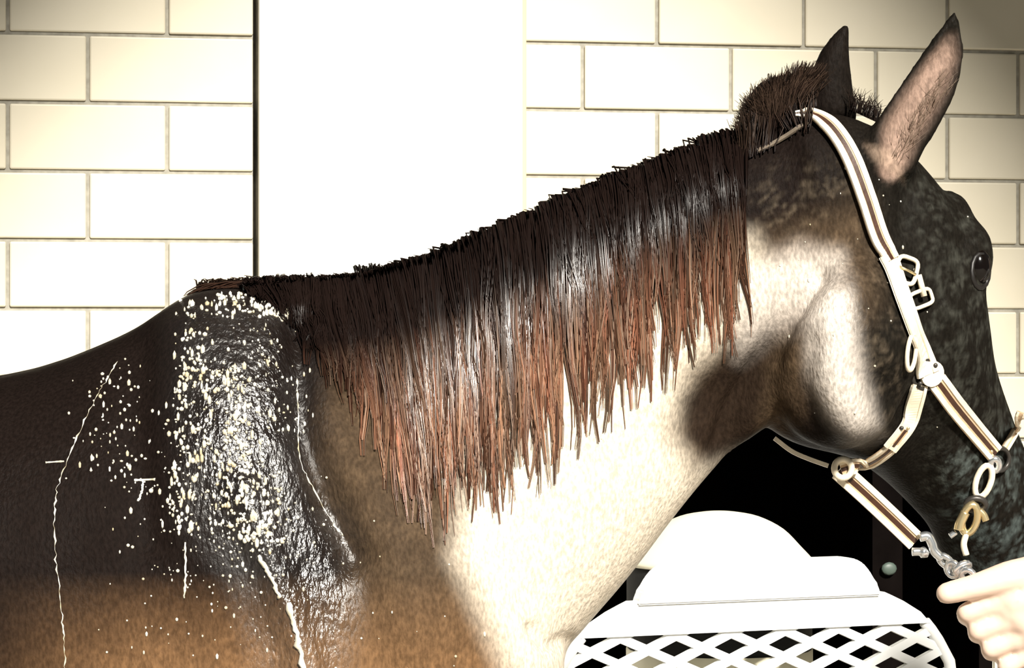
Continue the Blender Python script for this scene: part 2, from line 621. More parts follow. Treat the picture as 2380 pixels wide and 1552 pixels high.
m_coat, nt, b = nodes_of('wet_coat')
vc = nt.nodes.new('ShaderNodeVertexColor'); vc.layer_name = 'coat'
tc = nt.nodes.new('ShaderNodeTexCoord')
mp = nt.nodes.new('ShaderNodeMapping'); mp.inputs['Scale'].default_value = (1, 1, .45)
nt.links.new(tc.outputs['Object'], mp.inputs['Vector'])
n1 = nt.nodes.new('ShaderNodeTexNoise'); n1.inputs['Scale'].default_value = 260; n1.inputs['Detail'].default_value = 4
n2 = nt.nodes.new('ShaderNodeTexNoise'); n2.inputs['Scale'].default_value = 16; n2.inputs['Detail'].default_value = 4
nt.links.new(mp.outputs['Vector'], n1.inputs['Vector']); nt.links.new(mp.outputs['Vector'], n2.inputs['Vector'])
mr = nt.nodes.new('ShaderNodeMapRange'); mr.inputs[1].default_value = .35; mr.inputs[2].default_value = .68; mr.inputs[3].default_value = .72; mr.inputs[4].default_value = 1.25
nt.links.new(n1.outputs['Fac'], mr.inputs[0])
vm = nt.nodes.new('ShaderNodeVectorMath'); vm.operation = 'SCALE'
nt.links.new(vc.outputs['Color'], vm.inputs[0]); nt.links.new(mr.outputs[0], vm.inputs['Scale'])
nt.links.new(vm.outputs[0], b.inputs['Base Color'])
rr = nt.nodes.new('ShaderNodeMapRange'); rr.inputs[1].default_value = .35; rr.inputs[2].default_value = .65; rr.inputs[3].default_value = .30; rr.inputs[4].default_value = .52
rr.inputs[3].default_value = .42; rr.inputs[4].default_value = .62
nt.links.new(n2.outputs['Fac'], rr.inputs[0])
wm = nt.nodes.new('ShaderNodeMath'); wm.operation = 'MULTIPLY_ADD'; wm.inputs[1].default_value = -.24
nt.links.new(vc.outputs['Alpha'], wm.inputs[0]); nt.links.new(rr.outputs[0], wm.inputs[2])
nt.links.new(wm.outputs[0], b.inputs['Roughness'])
ws = nt.nodes.new('ShaderNodeMapRange'); ws.inputs[3].default_value = .02; ws.inputs[4].default_value = .9
nt.links.new(vc.outputs['Alpha'], ws.inputs[0]); nt.links.new(ws.outputs[0], b.inputs['Specular IOR Level'])
bp = nt.nodes.new('ShaderNodeBump'); bp.inputs['Strength'].default_value = .55; bp.inputs['Distance'].default_value = .003
nt.links.new(n1.outputs['Fac'], bp.inputs['Height'])
n3 = nt.nodes.new('ShaderNodeTexNoise'); n3.inputs['Scale'].default_value = 105; n3.inputs['Detail'].default_value = 3
nt.links.new(mp.outputs['Vector'], n3.inputs['Vector'])
b3 = nt.nodes.new('ShaderNodeBump'); b3.inputs['Distance'].default_value = .0045
nt.links.new(vc.outputs['Alpha'], b3.inputs['Strength'])
nt.links.new(n3.outputs['Fac'], b3.inputs['Height']); nt.links.new(bp.outputs['Normal'], b3.inputs['Normal'])
nt.links.new(b3.outputs['Normal'], b.inputs['Normal'])

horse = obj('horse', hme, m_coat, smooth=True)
tag(horse, 'wet dark bay horse in a leather halter, head turned towards the block wall', 'horse')
hpoly = [tuple(p.vertices) for p in hme.polygons]
BV = BVHTree.FromPolygons([Vector(p) for p in P], hpoly)


def hit(px, py, Y=None):
    """surface point and normal of the horse seen at a pixel; falls back to the nearest surface at depth Y"""
    d = (at(px, py, 0) - CAM).normalized()
    loc, no, i, dist = BV.ray_cast(CAM, d)
    if loc is not None:
        return loc, no
    if Y is None:
        return None, None
    p = at(px, py, Y)
    return p, Vector((0, -1, 0))


# eye
M_eye = mat('eye_dark', (.004, .0025, .002), .12, spec=.4)
M_lid = mat('eyelid', (.010, .008, .007), .45, noise=.3, scale=200)
loc, no = hit(2280, 628, .0)
bm = bmesh.new(); ball(bm, loc - no * .0135 + Vector((.005, 0, .004)), 1, 3, (.0185, .0185, .025))
obj('eye', bm, M_eye, horse, True)
bm = bmesh.new()
pts = []
for k in range(14):
    t = 2 * math.pi * k / 14
    l2, n2_ = hit(2278 + 20 * math.cos(t), 630 + 40 * math.sin(t), loc.y)
    pts.append(l2)
tube(bm, pts, .0034, 8, closed=True)
obj('eyelid', bm, M_lid, horse, True)

# ------------------------------------------------------------------ mane, forelock and fuzz
m_hair, nt, b = nodes_of('mane_hair')
vc = nt.nodes.new('ShaderNodeVertexColor'); vc.layer_name = 'hair'
nt.links.new(vc.outputs['Color'], b.inputs['Base Color'])
b.inputs['Roughness'].default_value = .25
nt.links.new(vc.outputs['Alpha'], b.inputs['Specular IOR Level'])


class Hair:
    def __init__(s): s.v = []; s.f = []; s.c = []

    def strand(s, pts, r0, c0=None, c1=None, n=3, cols=None, spec=.12):
        base = len(s.v)
        m = len(pts)
        for i, p in enumerate(pts):
            t = (pts[min(i + 1, m - 1)] - pts[max(i - 1, 0)])
            if t.length < 1e-6: t = Vector((0, 0, -1))
            a, bb = frame_of(t, Vector((0, 1, 0)))
            f = i / (m - 1)
            r = r0 * (1 - .75 * f ** 2.2)
            cc = cols[i] if cols else [c0[k] * (1 - f) + c1[k] * f for k in range(3)]
            for k in range(n):
                an = 2 * math.pi * k / n + .5
                s.v.append(p + (a * math.cos(an) + bb * math.sin(an)) * r)
                s.c.append((*cc, spec))
        for i in range(m - 1):
            for k in range(n):
                k2 = (k + 1) % n
                s.f.append((base + i * n + k, base + i * n + k2, base + (i + 1) * n + k2, base + (i + 1) * n + k))

    def build(s, name, parent):
        me = bpy.data.meshes.new(name)
        me.from_pydata(s.v, [], s.f)
        a = me.color_attributes.new('hair', 'FLOAT_COLOR', 'POINT')
        a.data.foreach_set('color', np.array(s.c, dtype=np.float32).ravel())
        o = obj(name, me, m_hair, parent, True)
        o['kind'] = 'stuff'
        return o


crest_x = [540, 600, 750, 850, 1000, 1150, 1300, 1450, 1600, 1720]
crest_y = [662, 656, 655, 645, 602, 540, 474, 408, 352, 322]
tip_x = [560, 640, 700, 780, 860, 900, 960, 1010, 1100, 1200, 1300, 1400, 1500, 1600, 1700, 1730]
tip_y = [690, 720, 830, 930, 1080, 1200, 1280, 1330, 1290, 1230, 1180, 1090, 990, 930, 860, 820]
BLACK = (.010, .006, .005)


def surf(px, py, Yfb=-.05):
    d = (at(px, py, 0) - CAM).normalized()
    loc, no, i, dist = BV.ray_cast(CAM, d)
    return loc, no


mane = Hair()
NL = 480
for li in range(NL):
    x0 = 575 + (1716 - 575) * (li + random.random()) / NL
    cy = float(np.interp(x0, crest_x, crest_y))
    layer = random.random()
    xt = x0 + random.gauss(16, 20) + 40 * math.exp(-((x0 - 900) / 120) ** 2)
    full = float(np.interp(xt, tip_x, tip_y))
    short = .50 if x0 < 1300 else .8
    yt = cy + (full - cy) * (1.0 - short * layer ** 1.5) + random.gauss(0, 22)
    if x0 < 700: yt = min(yt, full)
    warm = random.random()
    v0 = random.choice((.5, .8, 1.0, 1.3, 1.9))
    tipc = (.16 * v0, (.062 + .032 * warm) * v0, (.036 + .022 * warm) * v0)
    lift0 = .003 + .013 * layer
    amp = random.uniform(3, 13); ph = random.uniform(0, 6.28); fr = random.uniform(.8, 2.2)
    ns = random.randint(7, 13)
    lspec = random.choice((.03, .06, .12, .3, .8, 1.0)) * float(np.interp(x0, [560, 800, 1000, 1250, 1400, 1550, 1720], [.1, .3, .8, 1, .5, .22, .15]))
    m = 13
    wid = random.uniform(.0035, .0085)
    path = []
    for i in range(m):
        f = i / (m - 1)
        x = x0 + (xt - x0) * f + amp * math.sin(ph + fr * 6.28 * f) * f
        y = cy + 6 + (yt - cy - 6) * f
        l, nn = surf(x, y)
        if l is None:
            l, nn = surf(x, y + 14)
        if l is None: continue
        path.append((l, nn, f))
    if len(path) < 5: continue
    length = (yt - cy) / 600.0
    for sidx in range(ns):
        a1, a2 = random.gauss(0, wid), random.uniform(0, .005)
        cut = random.uniform(.70, 1.0)
        rx = random.gauss(0, 6)
        pts = [at(x0 + rx, cy + 10, random.uniform(-.008, .012)),
               at(x0 + rx, cy - random.uniform(2, 9), random.uniform(-.016, -.004))]
        fs = [0, 0]
        for (l, nn, f) in path:
            if f > cut: break
            sp = a1 * (1 - .85 * f / cut)
            pts.append(l + nn * (lift0 * (1 - .6 * f) + a2 * (1 - f * .8)) + Vector((sp, 0, 0)))
            fs.append(f)
        if len(pts) < 5: continue
        v = random.uniform(.6, 1.4)
        pale = random.random() < .14
        cols = []
        for f in fs:
            w = max(0.0, min(1.0, (f * length - .25) / .40))
            tk = (.34, .23, .165) if pale else tipc
            cols.append([BLACK[k] * (1 - w) + tk[k] * v * w for k in range(3)])
        mane.strand(pts, random.uniform(.0010, .0019), cols=cols, spec=lspec * random.uniform(.5, 1.5))
# fuzz on top of the crest
for i in range(1500):
    x0 = random.uniform(455, 1725)
    cy = float(np.interp(x0, [455] + crest_x, [664] + crest_y))
    hgt = random.uniform(3, 17)
    lean = random.gauss(6, 10)
    r0 = at(x0, cy + 6, random.uniform(-.015, .012))
    p1 = at(x0 + lean * .5, cy - hgt * .8, r0.y)
    p2 = at(x0 + lean * 1.3, cy - hgt, r0.y - .004)
    mane.strand([r0, p1, p2], .0014, BLACK, (.03, .018, .012))
# loose wet locks lying back over the withers
for i in range(380):
    xs = random.uniform(560, 740); xe = xs - random.uniform(70, 150)
    pts = []
    lf = random.uniform(.001, .009); o1 = random.uniform(-6, 10); o2 = random.uniform(0, 18); dY = random.uniform(-.03, .02)
    for k in range(8):
        f = k / 7
        x = max(xs + (xe - xs) * f, 432)
        y = float(np.interp(x, [430, 480, 540, 600, 700, 760], [688, 664, 648, 645, 642, 642])) + o1 * math.sin(3.1 * f) + o2 * f
        l, nn, _i, _d = BV.find_nearest(at(x, y, dY))
        pts.append(l + nn * (.0008 + lf * math.sin(3.1 * f)))
    mane.strand(pts, .0016, BLACK, (.05, .025, .016))
mane.build('mane', horse)

fore = Hair()
# tuft standing up behind the ears
for i in range(2200):
    x0 = random.uniform(1722, 1892) if random.random() < .6 else random.uniform(1720, 1800)
    ytop = float(np.interp(x0, [1720, 1740, 1770, 1810, 1850, 1890], [318, 250, 212, 186, 166, 172]))
    yb = random.uniform(ytop + 14, float(np.interp(x0, [1720, 1840, 1890], [350, 285, 262])) + random.gauss(0, 8))
    ln = random.uniform(55, 120)
    yt = max(ytop + random.uniform(-18, 22), yb - ln)
    bend = random.gauss(float(np.interp(x0, [1720, 1770, 1890], [-4, 6, 18])), 10)
    dY = random.uniform(-.09, .03)
    pts = []
    for k in range(6):
        f = k / 5
        x = x0 + bend * f; y = yb + (yt - yb) * f
        l, nn, _i, _d = BV.find_nearest(at(x, y, dY))
        q = at(x, y, l.y)
        pts.append(q.lerp(l, .85 * (1 - f * f)) + nn * (.002 + .006 * f))
    g_ = random.choice((.4, .8, 1.2, 2.2))
    fore.strand(pts, random.uniform(.0007, .0013), BLACK, (.032 * g_, .020 * g_, .014 * g_), spec=.05)
# wisps between the ears
for i in range(130):
    x0 = random.uniform(1975, 2040)
    yb = np.interp(x0, [1975, 2040], [245, 275]); Y = random.uniform(-.0, .06)
    fore.strand([at(x0, yb + 10, Y), at(x0 + random.gauss(2, 5), yb - 18, Y), at(x0 + random.gauss(6, 12), yb - random.uniform(10, 50), Y)], .0007, BLACK, (.03, .02, .015))
fore.build('forelock', horse)
# hair inside the near ear
eh = Hair()
for i in range(110):
    t = random.random()
    x = 2085 + 100 * t + random.gauss(0, 12); y = 370 - 170 * t + random.gauss(0, 10)
    l, nn = surf(x, y)
    if l is None: continue
    dx = random.gauss(10, 8)
    eh.strand([l, l + Vector((dx * .0004, -.006, .010)), l + Vector((dx * .0009, -.008, .022))], .0004, (.26, .18, .13), (.34, .26, .2))
eh.build('ear_hair', horse)

# ------------------------------------------------------------------ water on the coat, glints put into its colour
M_water = mat('suds', (.74, .73, .68), .12, spec=.9, col2=(.50, .42, .26), scale=60)  # pale base colour stands in for sun glints on water
bm_v = []; bm_f = []
ico = bmesh.new(); bmesh.ops.create_icosphere(ico, subdivisions=1, radius=1.0)
iv = [v.co.copy() for v in ico.verts]; fi = [[v.index for v in f.verts] for f in ico.faces]
ico.free()


def drop(l, nn, r, sx=1.0, sz=1.0):
    b0 = len(bm_v)
    for v in iv:
        bm_v.append((l.x + v.x * r * sx, l.y + nn.y * r * .3 + v.y * r * .8, l.z + v.z * r * sz))
    for f in fi:
        bm_f.append([b0 + k for k in f])


def spray(n, cx, cy, sx, sy, rmin, rmax, lo=None):
    for i in range(n):
        x = random.gauss(cx, sx); y = random.gauss(cy, sy)
        l, nn = surf(x, y)
        if l is None or nn.y > -.05: continue
        r = random.uniform(rmin, rmax) * (.6 if random.random() < .5 else 1)
        drop(l, nn, r, 1, random.choice((1, 1, 1.3, 2.0)))


def strip(n, pts, spread, rmin, rmax):
    pp = catmull(pts, 12)
    for i in range(n):
        x, y = pp[random.randrange(len(pp))]
        x += random.gauss(0, spread); y += random.gauss(0, 14)
        l, nn = surf(x, y)
        if l is None or nn.y > -.05: continue
        drop(l, nn, random.uniform(rmin, rmax), random.uniform(.6, 1.1), random.choice((.7, 1, 1.3, 2.2)))


strip(230, [(455, 720), (440, 850), (430, 980), (425, 1100), (420, 1230)], 24, .0010, .0036)
strip(420, [(530, 850), (550, 950), (560, 1060), (580, 1180), (600, 1260)], 42, .0012, .0034)
strip(150, [(500, 700), (600, 710), (690, 735)], 14, .0014, .0036)
strip(60, [(700, 735), (780, 785)], 8, .0012, .0026)
strip(90, [(560, 760), (640, 850), (660, 1000)], 30, .0010, .0024)
strip(90, [(300, 850), (260, 1000), (270, 1100)], 45, .0008, .0026)
spray(190, 540, 1200, 90, 80, .0010, .0026)
spray(90, 560, 1370, 130, 80, .0010, .0024)
spray(60, 340, 1050, 70, 130, .0010, .0024)
spray(40, 650, 1450, 220, 70, .001, .0022)
spray(30, 2000, 650, 110, 180, .0010, .0018)
spray(26, 1250, 800, 200, 120, .0010, .0018)
me = bpy.data.meshes.new('water_droplets')
me.from_pydata(bm_v, [], bm_f)
o = obj('water_droplets', me, M_water, horse, True)
o['kind'] = 'stuff'


def trickle_shine(pts, r0, r1, wob=3):
    pp = catmull(pts, 10)
    out = []; rad = []
    for i, (x, y) in enumerate(pp):
        l, nn = surf(x + random.gauss(0, wob), y)
        if l is None: continue
        out.append(l + nn * .0005)
        rad.append(random.choice((r0, r0, (r0 + r1) / 2, r1)))
    b_ = bmesh.new()
    tube(b_, out, rad, 6)
    return obj('water_trickle', b_, M_water, horse, True)


trickle_shine([(272, 840), (240, 895), (205, 960), (165, 1050), (135, 1130), (128, 1200), (130, 1300), (142, 1420), (150, 1500), (154, 1600)], .0002, .0013, 1.5)
trickle_shine([(105, 1075), (150, 1072)], .001, .0016, 1)
trickle_shine([(310, 1116), (362, 1114)], .0014, .0020, 1)
trickle_shine([(333, 1116), (330, 1140), (322, 1165)], .0012, .0018, 1)
trickle_shine([(690, 880), (693, 960), (695, 1060), (720, 1120), (770, 1210), (798, 1245)], .0004, .0019, 1.2)  # highlight along the shoulder's front edge, drawn as a pale line
trickle_shine([(600, 1290), (630, 1340), (650, 1390)], .002, .0032, 2)  # highlight on the shoulder ridge, drawn as a pale line
trickle_shine([(670, 1400), (690, 1480), (712, 1580)], .0028, .0045, 2)  # lower part of the drawn ridge highlight
trickle_shine([(430, 1260), (432, 1330), (428, 1390)], .0010, .0018, 1)

# ------------------------------------------------------------------ halter
M_leather = mat('leather_tan', (.62, .44, .27), .42, noise=.25, scale=60, bump=.15, spec=.5)
M_edge = mat('leather_pale', (.85, .75, .58), .4, noise=.15, scale=80, bump=.1)
M_oxblood = mat('leather_dark', (.055, .020, .009), .45, noise=.4, scale=70, bump=.15)
M_cord = mat('cord', (.16, .125, .09), .6, noise=.3, scale=90)
M_brass = mat('brass', (.86, .70, .40), .28, metal=.85, noise=.15, scale=50)
M_steel = mat('steel', (.82, .84, .86), .22, metal=.9, noise=.1, scale=40)
M_iron = mat('dark_metal', (.05, .045, .04), .4, metal=.5)
halter = empty('halter', at(2150, 870, -.02))
tag(halter, 'tan leather halter with pale edges and brass fittings buckled on the horse head', 'halter')


def strap_path(pts, per=8, lift=.004):
    """pts: (px, py[, Y]); Y given = free in the air at that depth"""
    out = []
    P3 = [(p[0], p[1], p[2] if len(p) > 2 else 99) for p in pts]
    xy = catmull([(p[0], p[1]) for p in P3], per)
    for i, (x, y) in enumerate(xy):
        k = min(i / per, len(P3) - 1)
        k0 = int(k); k1 = min(k0 + 1, len(P3) - 1); f = k - k0
        Ya, Yb = P3[k0][2], P3[k1][2]
        if Ya != 99 and Yb != 99:
            Y = Ya * (1 - f) + Yb * f
            out.append((at(x, y, Y), Vector((.0, -1, 0))))
        else:
            l, nn = surf(x, y)
            if l is None:
                near, nn2, _i, _d = BV.find_nearest(at(x, y, .0))
                out.append((at(x, y, near.y), Vector((0, -1, 0))))
                continue
            out.append((l + nn * lift, nn))
    # smooth depths and normals
    for _ in range(6):
        o2 = []
        for i, (l, nn) in enumerate(out):
            a = out[max(i - 1, 0)]; b_ = out[min(i + 1, len(out) - 1)]
            d = (l - CAM); dm = d.length; av = ((a[0] - CAM).length + (b_[0] - CAM).length + 2 * dm) / 4
            o2.append((CAM + d * (av / dm), (a[1] + b_[1] + nn * 2).normalized()))
        out = o2
    return out


def ribbon(bm, path, width, thick, off=0.0, rise=0.0, taper=0):
    """flat strap along a surface path; off shifts sideways, rise lifts along the normal"""
    rings = []
    for i, (l, nn) in enumerate(path):
        t = (path[min(i + 1, len(path) - 1)][0] - path[max(i - 1, 0)][0]).normalized()
        s = t.cross(nn).normalized()
        n2 = s.cross(t).normalized()
        if n2.dot(nn) < 0: n2 = -n2
        k = min(1.0, .25 + .75 * i / taper) if taper else 1.0
        w = width / 2 * k
        c = l + s * off * k + n2 * rise
        rings.append([c - s * w, c - s * w * .86 + n2 * thick, c + s * w * .86 + n2 * thick, c + s * w, c + s * w * .9 - n2 * thick * .4, c - s * w * .9 - n2 * thick * .4])
    loft(bm, rings)


def strap(name, pts, width, edge_l=True, edge_r=True, core=None, base=None, per=8, lift=.004, edge=.22, taper=0):
    path = strap_path(pts, per, lift)
    bm = bmesh.new(); ribbon(bm, path, width, .0028, taper=taper)
    s = obj(name, bm, base or M_leather, halter, False, True)
    for on, sg in ((edge_l, -1), (edge_r, 1)):
        if on:
            bm = bmesh.new(); ribbon(bm, path, width * edge, .0022, sg * width * (.5 - edge / 2), .0022, taper)
            obj('rolled_edge', bm, M_edge, s, False)
    if core:
        bm = bmesh.new(); ribbon(bm, path, width * .26, .001, 0, .0023, taper)
        obj('centre_inlay', bm, core, s, False)
    # sub-parts share the strap's space
    for ch in s.children:
        ch.matrix_parent_inverse = Matrix()
    return s, path


strap('crown_strap', [(1846, 270), (1885, 276), (1930, 306), (1972, 370), (2006, 460), (2034, 545), (2062, 610)], .0260, core=M_oxblood, edge=.34, taper=14, lift=.007)
strap('crown_cord', [(1762, 356), (1800, 338), (1845, 310), (1876, 290)], .0055, False, False, base=M_cord)
strap('cheek_strap', [(2058, 600), (2090, 690), (2120, 775), (2152, 868)], .0330, core=None, base=M_edge, edge=.3)
strap('noseband', [(2172, 882), (2215, 940), (2260, 998), (2306, 1054)], .0270, core=M_oxblood, edge=.28)
strap('noseband_far', [(2328, 1040), (2350, 1003), (2374, 958)], .0120, core=None, edge=.3)
strap('jaw_strap', [(2132, 890), (2122, 935), (2104, 985), (2064, 1036)], .0230, core=None, base=M_edge)
strap('throat_strap', [(2098, 995), (2060, 1040), (2012, 1072), (1955, 1092)], .0200, core=M_oxblood)
strap('throat_cord', [(1800, 1018), (1840, 1048), (1880, 1066), (1925, 1082)], .0060, False, False, base=M_edge)
yj = surf(1985, 1050)[0]
yj = yj.y if yj else .0
strap('chin_strap', [(1950, 1092, yj + .01), (2010, 1146, yj + .03), (2072, 1204, yj + .055), (2128, 1258, yj + .075)], .0270, core=M_oxblood, edge=.3)
for ch in halter.children:
    if ch.name.startswith('noseband_far'):
        ch.name = 'noseband'


def ring_part(name, px, py, rx, ry, r, material, rot=0, lift=.006, parent=halter, squareness=1.0, Y=None, n=22):
    l, nn = surf(px, py)
    if Y is not None or l is None:
        l = at(px, py, Y if Y is not None else 0); nn = Vector((0, -1, 0))
    s = (l.y - CAM.y) / F
    pts = []
    for k in range(n):
        t = 2 * math.pi * k / n
        c, si = math.cos(t), math.sin(t)
        x = rx * math.copysign(abs(c) ** squareness, c); y = ry * math.copysign(abs(si) ** squareness, si)
        a = math.radians(rot)
        X = x * math.cos(a) - y * math.sin(a); Yp = x * math.sin(a) + y * math.cos(a)
        # lie in the tangent plane
        p = l + Vector((X * s, 0, -Yp * s))
        if abs(nn.y) > .3:
            p.y = l.y - (nn.x * X * s + nn.z * (-Yp * s)) / nn.y
        pts.append(p + nn * lift)
    bm = bmesh.new(); tube(bm, pts, r, 8, closed=True)
    return obj(name, bm, material, parent, True, True)


ring_part('buckle', 2096, 632, 26, 30, .0030, M_edge, 18, squareness=.5, lift=.009)
ring_part('keeper', 2130, 696, 28, 18, .0026, M_edge, -20, squareness=.45, lift=.009)
ring_part('cheek_ring', 2150, 868, 36, 34, .0032, M_iron, 0, lift=.003)
ring_part('cheek_ring', 2112, 818, 12, 42, .0030, M_edge, 6, lift=.004)
ring_part('nose_ring', 2316, 1066, 24, 26, .0034, M_iron, 0)
ring_part('throat_ring', 1958, 1088, 20, 22, .0042, M_edge, 0, Y=yj - .004)
# rivets and the round strap end
for (x, y, r, mt) in ((2165, 846, .0032, M_iron), (2128, 884, .0030, M_iron), (2085, 988, .0028, M_iron), (2100, 990, .0022, M_brass), (2292, 1046, .0025, M_brass)):
    l, nn = surf(x, y)
    if l is None: continue
    bm = bmesh.new(); ball(bm, l + nn * .009, r, 2, (1, .6, 1))
    obj('rivet', bm, mt, halter, True, True)
l, nn = surf(2160, 866)
bm = bmesh.new()
tube(bm, [l + nn * .0035, l + nn * .0085], .0165, 20)
obj('strap_end', bm, M_edge, halter, False, True)
# buckle tongue
bm = bmesh.new(); la, na = surf(2078, 628); lb, nb = surf(2118, 640)
tube(bm, [la + na * .010, lb + nb * .011], .0018, 6)
obj('buckle_tongue', bm, M_brass, halter, True, True)
bm = bmesh.new(); la, na = surf(2128, 640); lb, nb = surf(2138, 690)
tube(bm, [la + na * .008, lb + nb * .010], .0040, 8)
obj('billet_loop', bm, M_edge, halter, True, True)

# clip that hangs from the nose ring
YN = (surf(2290, 1110)[0] or Vector((0, .02, 0))).y - .012
clip = empty('snap_clip', at(2310, 1085, YN))
tag(clip, 'brass snap clip with leather loop hanging from the halter nose ring', 'clip')


def pxloop(px, py, rx, ry, rot, r, Y, name, material, parent, n=20):
    pts = []
    a = math.radians(rot)
    for k in range(n):
        t = 2 * math.pi * k / n
        x, y = rx * math.cos(t), ry * math.sin(t)
        pts.append(at(px + x * math.cos(a) - y * math.sin(a), py + x * math.sin(a) + y * math.cos(a), Y + .004 * math.sin(t)))
    bm = bmesh.new(); tube(bm, pts, r, 8, closed=True)
    return obj(name, bm, material, parent, True, True)


def pxtube(pts, rad, Y, name, material, parent):
    bm = bmesh.new()
    tube(bm, [at(x, y, Y) for x, y in catmull(pts, 6)], rad, 8)
    return obj(name, bm, material, parent, True, True)


pxloop(2286, 1118, 17, 38, 18, .0042, YN, 'leather_loop', M_edge, clip)
pxloop(2312, 1080, 10, 14, 0, .0045, YN - .002, 'link', M_steel, clip)
pxloop(2268, 1172, 22, 14, 0, .0045, YN, 'swivel', M_iron, clip)
pxloop(2254, 1206, 17, 34, 14, .0050, YN - .003, 'snap_body', M_brass, clip)
pxtube([(2244, 1190), (2232, 1215), (2228, 1232)], .0065, YN - .004, 'snap_gate', M_brass, clip)
pxtube([(2276, 1186), (2286, 1196), (2292, 1210)], .0048, YN - .003, 'thumb_lever', M_brass, clip)
pxtube([(2246, 1240), (2240, 1265), (2246, 1290)], .0042, YN, 'snap_tail', M_edge, clip)
pxtube([(2208, 1246), (2222, 1236)], .0040, YN, 'snap_tip', M_steel, clip)

# ------------------------------------------------------------------ lead chain
YC = yj + .06
lead = empty('lead_chain', at(2130, 1262, YC))
tag(lead, 'short silver lead chain running from the chin strap into the hand', 'chain')
pxtube([(2138, 1248), (2156, 1246), (2166, 1262), (2172, 1280), (2190, 1298)], .0062, YC, 'hook', M_steel, lead)
pxtube([(2120, 1282), (2140, 1282), (2158, 1288)], [.0055] * 6 + [.006, .0075, .0075, .007, .006, .005, .004], YC + .004, 'hook_lever', M_steel, lead)
for i, (x, y, a) in enumerate(((2198, 1304, 40), (2214, 1322, 70), (2236, 1320, -30), (2250, 1338, 40))):
    pxloop(x, y, 19 if i % 2 == 0 else 17, 9 if i % 2 == 0 else 13, a, .0042, YC - .004 * i, 'link', M_steel, lead, 14)

# ------------------------------------------------------------------ person (hand holds the chain; the rest stands out of frame)
M_skin = mat('skin', (.80, .60, .48), .5, noise=.1, scale=40, bump=.05)
YH = .055
pb = bmesh.new()


def A(px, py, dy=0.0): return at(px, py, YH + dy)


wr = A(2450, 1326, .0)
el = Vector((.955, -.02, 1.12)); sh = Vector((1.09, .08, 1.40))
chain(pb, [(sh, .052), (el, .040), (el.lerp(wr, .35), .040), (wr, .029)])
chain(pb, [(wr, .028), (A(2405, 1390, .004), .034), (A(2350, 1410, .010), .030)])
chain(pb, [(A(2360, 1392, .004), .029), (A(2318, 1400, .004), .019)])
chain(pb, [(A(2380, 1430, .006), .031), (A(2338, 1442, .006), .019)])
chain(pb, [(A(2405, 1460, .008), .031), (A(2364, 1482, .008), .019)])
chain(pb, [(A(2420, 1480, .012), .030), (A(2394, 1522, .012), .017)])
chain(pb, [(A(2318, 1398, .002), .0155), (A(2247, 1424, .006), .0140), (A(2244, 1434, .034), .0115), (A(2276, 1434, .050), .010)])
chain(pb, [(A(2338, 1440, .004), .0155), (A(2272, 1466, .008), .0140), (A(2270, 1476, .036), .0115), (A(2305, 1474, .052), .010)])
chain(pb, [(A(2364, 1480, .006), .015), (A(2302, 1508, .010), .0135), (A(2302, 1518, .036), .011), (A(2335, 1514, .050), .0095)])
chain(pb, [(A(2394, 1520, .010), .0135), (A(2338, 1548, .014), .0120), (A(2340, 1556, .036), .010), (A(2370, 1550, .048), .009)])
chain(pb, [(A(2415, 1330, -.002), .025), (A(2345, 1340, -.008), .021), (A(2268, 1362, -.010), .0165), (A(2212, 1376, -.008), .0150), (A(2200, 1379, -.008), .0145)])
# torso, head, other arm, legs
px0, py0 = 1.17, .26
for sy in (-1, 1):
    ball(pb, (px0 - .01, py0 + .078 * sy, 1.64), 1, 2, (.018, .012, .030))
chain(pb, [((px0, py0, .98), .13), ((px0, py0, 1.15), .12), ((px0, py0, 1.32), .13), ((px0, py0, 1.42), .07), ((px0 - .01, py0, 1.50), .052), ((px0 - .02, py0, 1.55), .052)])
chain(pb, [((px0, py0 - .17, 1.39), .06), ((px0, py0 + .17, 1.39), .06)])
chain(pb, [((px0, py0 + .17, 1.38), .05), ((px0 + .03, py0 + .22, 1.12), .04), ((px0 - .03, py0 + .22, .88), .028), ((px0 - .04, py0 + .21, .80), .035)])
ball(pb, (px0 - .03, py0, 1.645), 1, 3, (.095, .075, .115))
ball(pb, (px0 - .125, py0, 1.63), .014, 2)
for sy in (-1, 1):
    chain(pb, [((px0, py0 + .09 * sy, .94), .095), ((px0 - .01, py0 + .1 * sy, .50), .058), ((px0 + .02, py0 + .1 * sy, .30), .055), ((px0 + .03, py0 + .1 * sy, .10), .038)])
    ball(pb, (px0 - .03, py0 + .10 * sy, .045), 1, 2, (.13, .045, .042))
pme = remeshed('person', pb, .0034)
smooth_np(pme, 4, .5)
person = obj('person', pme, M_skin, smooth=True)
tag(person, 'bare pale hand of a person gripping the lead chain below the horse muzzle', 'person')
M_shirt = mat('white_shirt', (.8, .79, .76), .8, noise=.06, scale=20, bump=.1)
M_jeans = mat('denim', (.05, .07, .13), .85, noise=.3, scale=40, bump=.2)
bm = bmesh.new()
chain(bm, [((px0, py0, .97), .150), ((px0, py0, 1.15), .137), ((px0, py0, 1.32), .147), ((px0, py0, 1.42), .082)])
chain(bm, [((px0, py0 - .17, 1.39), .074), ((px0, py0 + .17, 1.39), .074)])
chain(bm, [(sh, .066), (sh.lerp(el, .75), .058)])
chain(bm, [((px0, py0 + .17, 1.38), .064), ((px0 + .02, py0 + .21, 1.18), .056)])
o = obj('shirt', remeshed('shirt', bm, .010), M_shirt, person, True)
bm = bmesh.new()
chain(bm, [((px0, py0, 1.0), .146), ((px0, py0, .92), .14)])
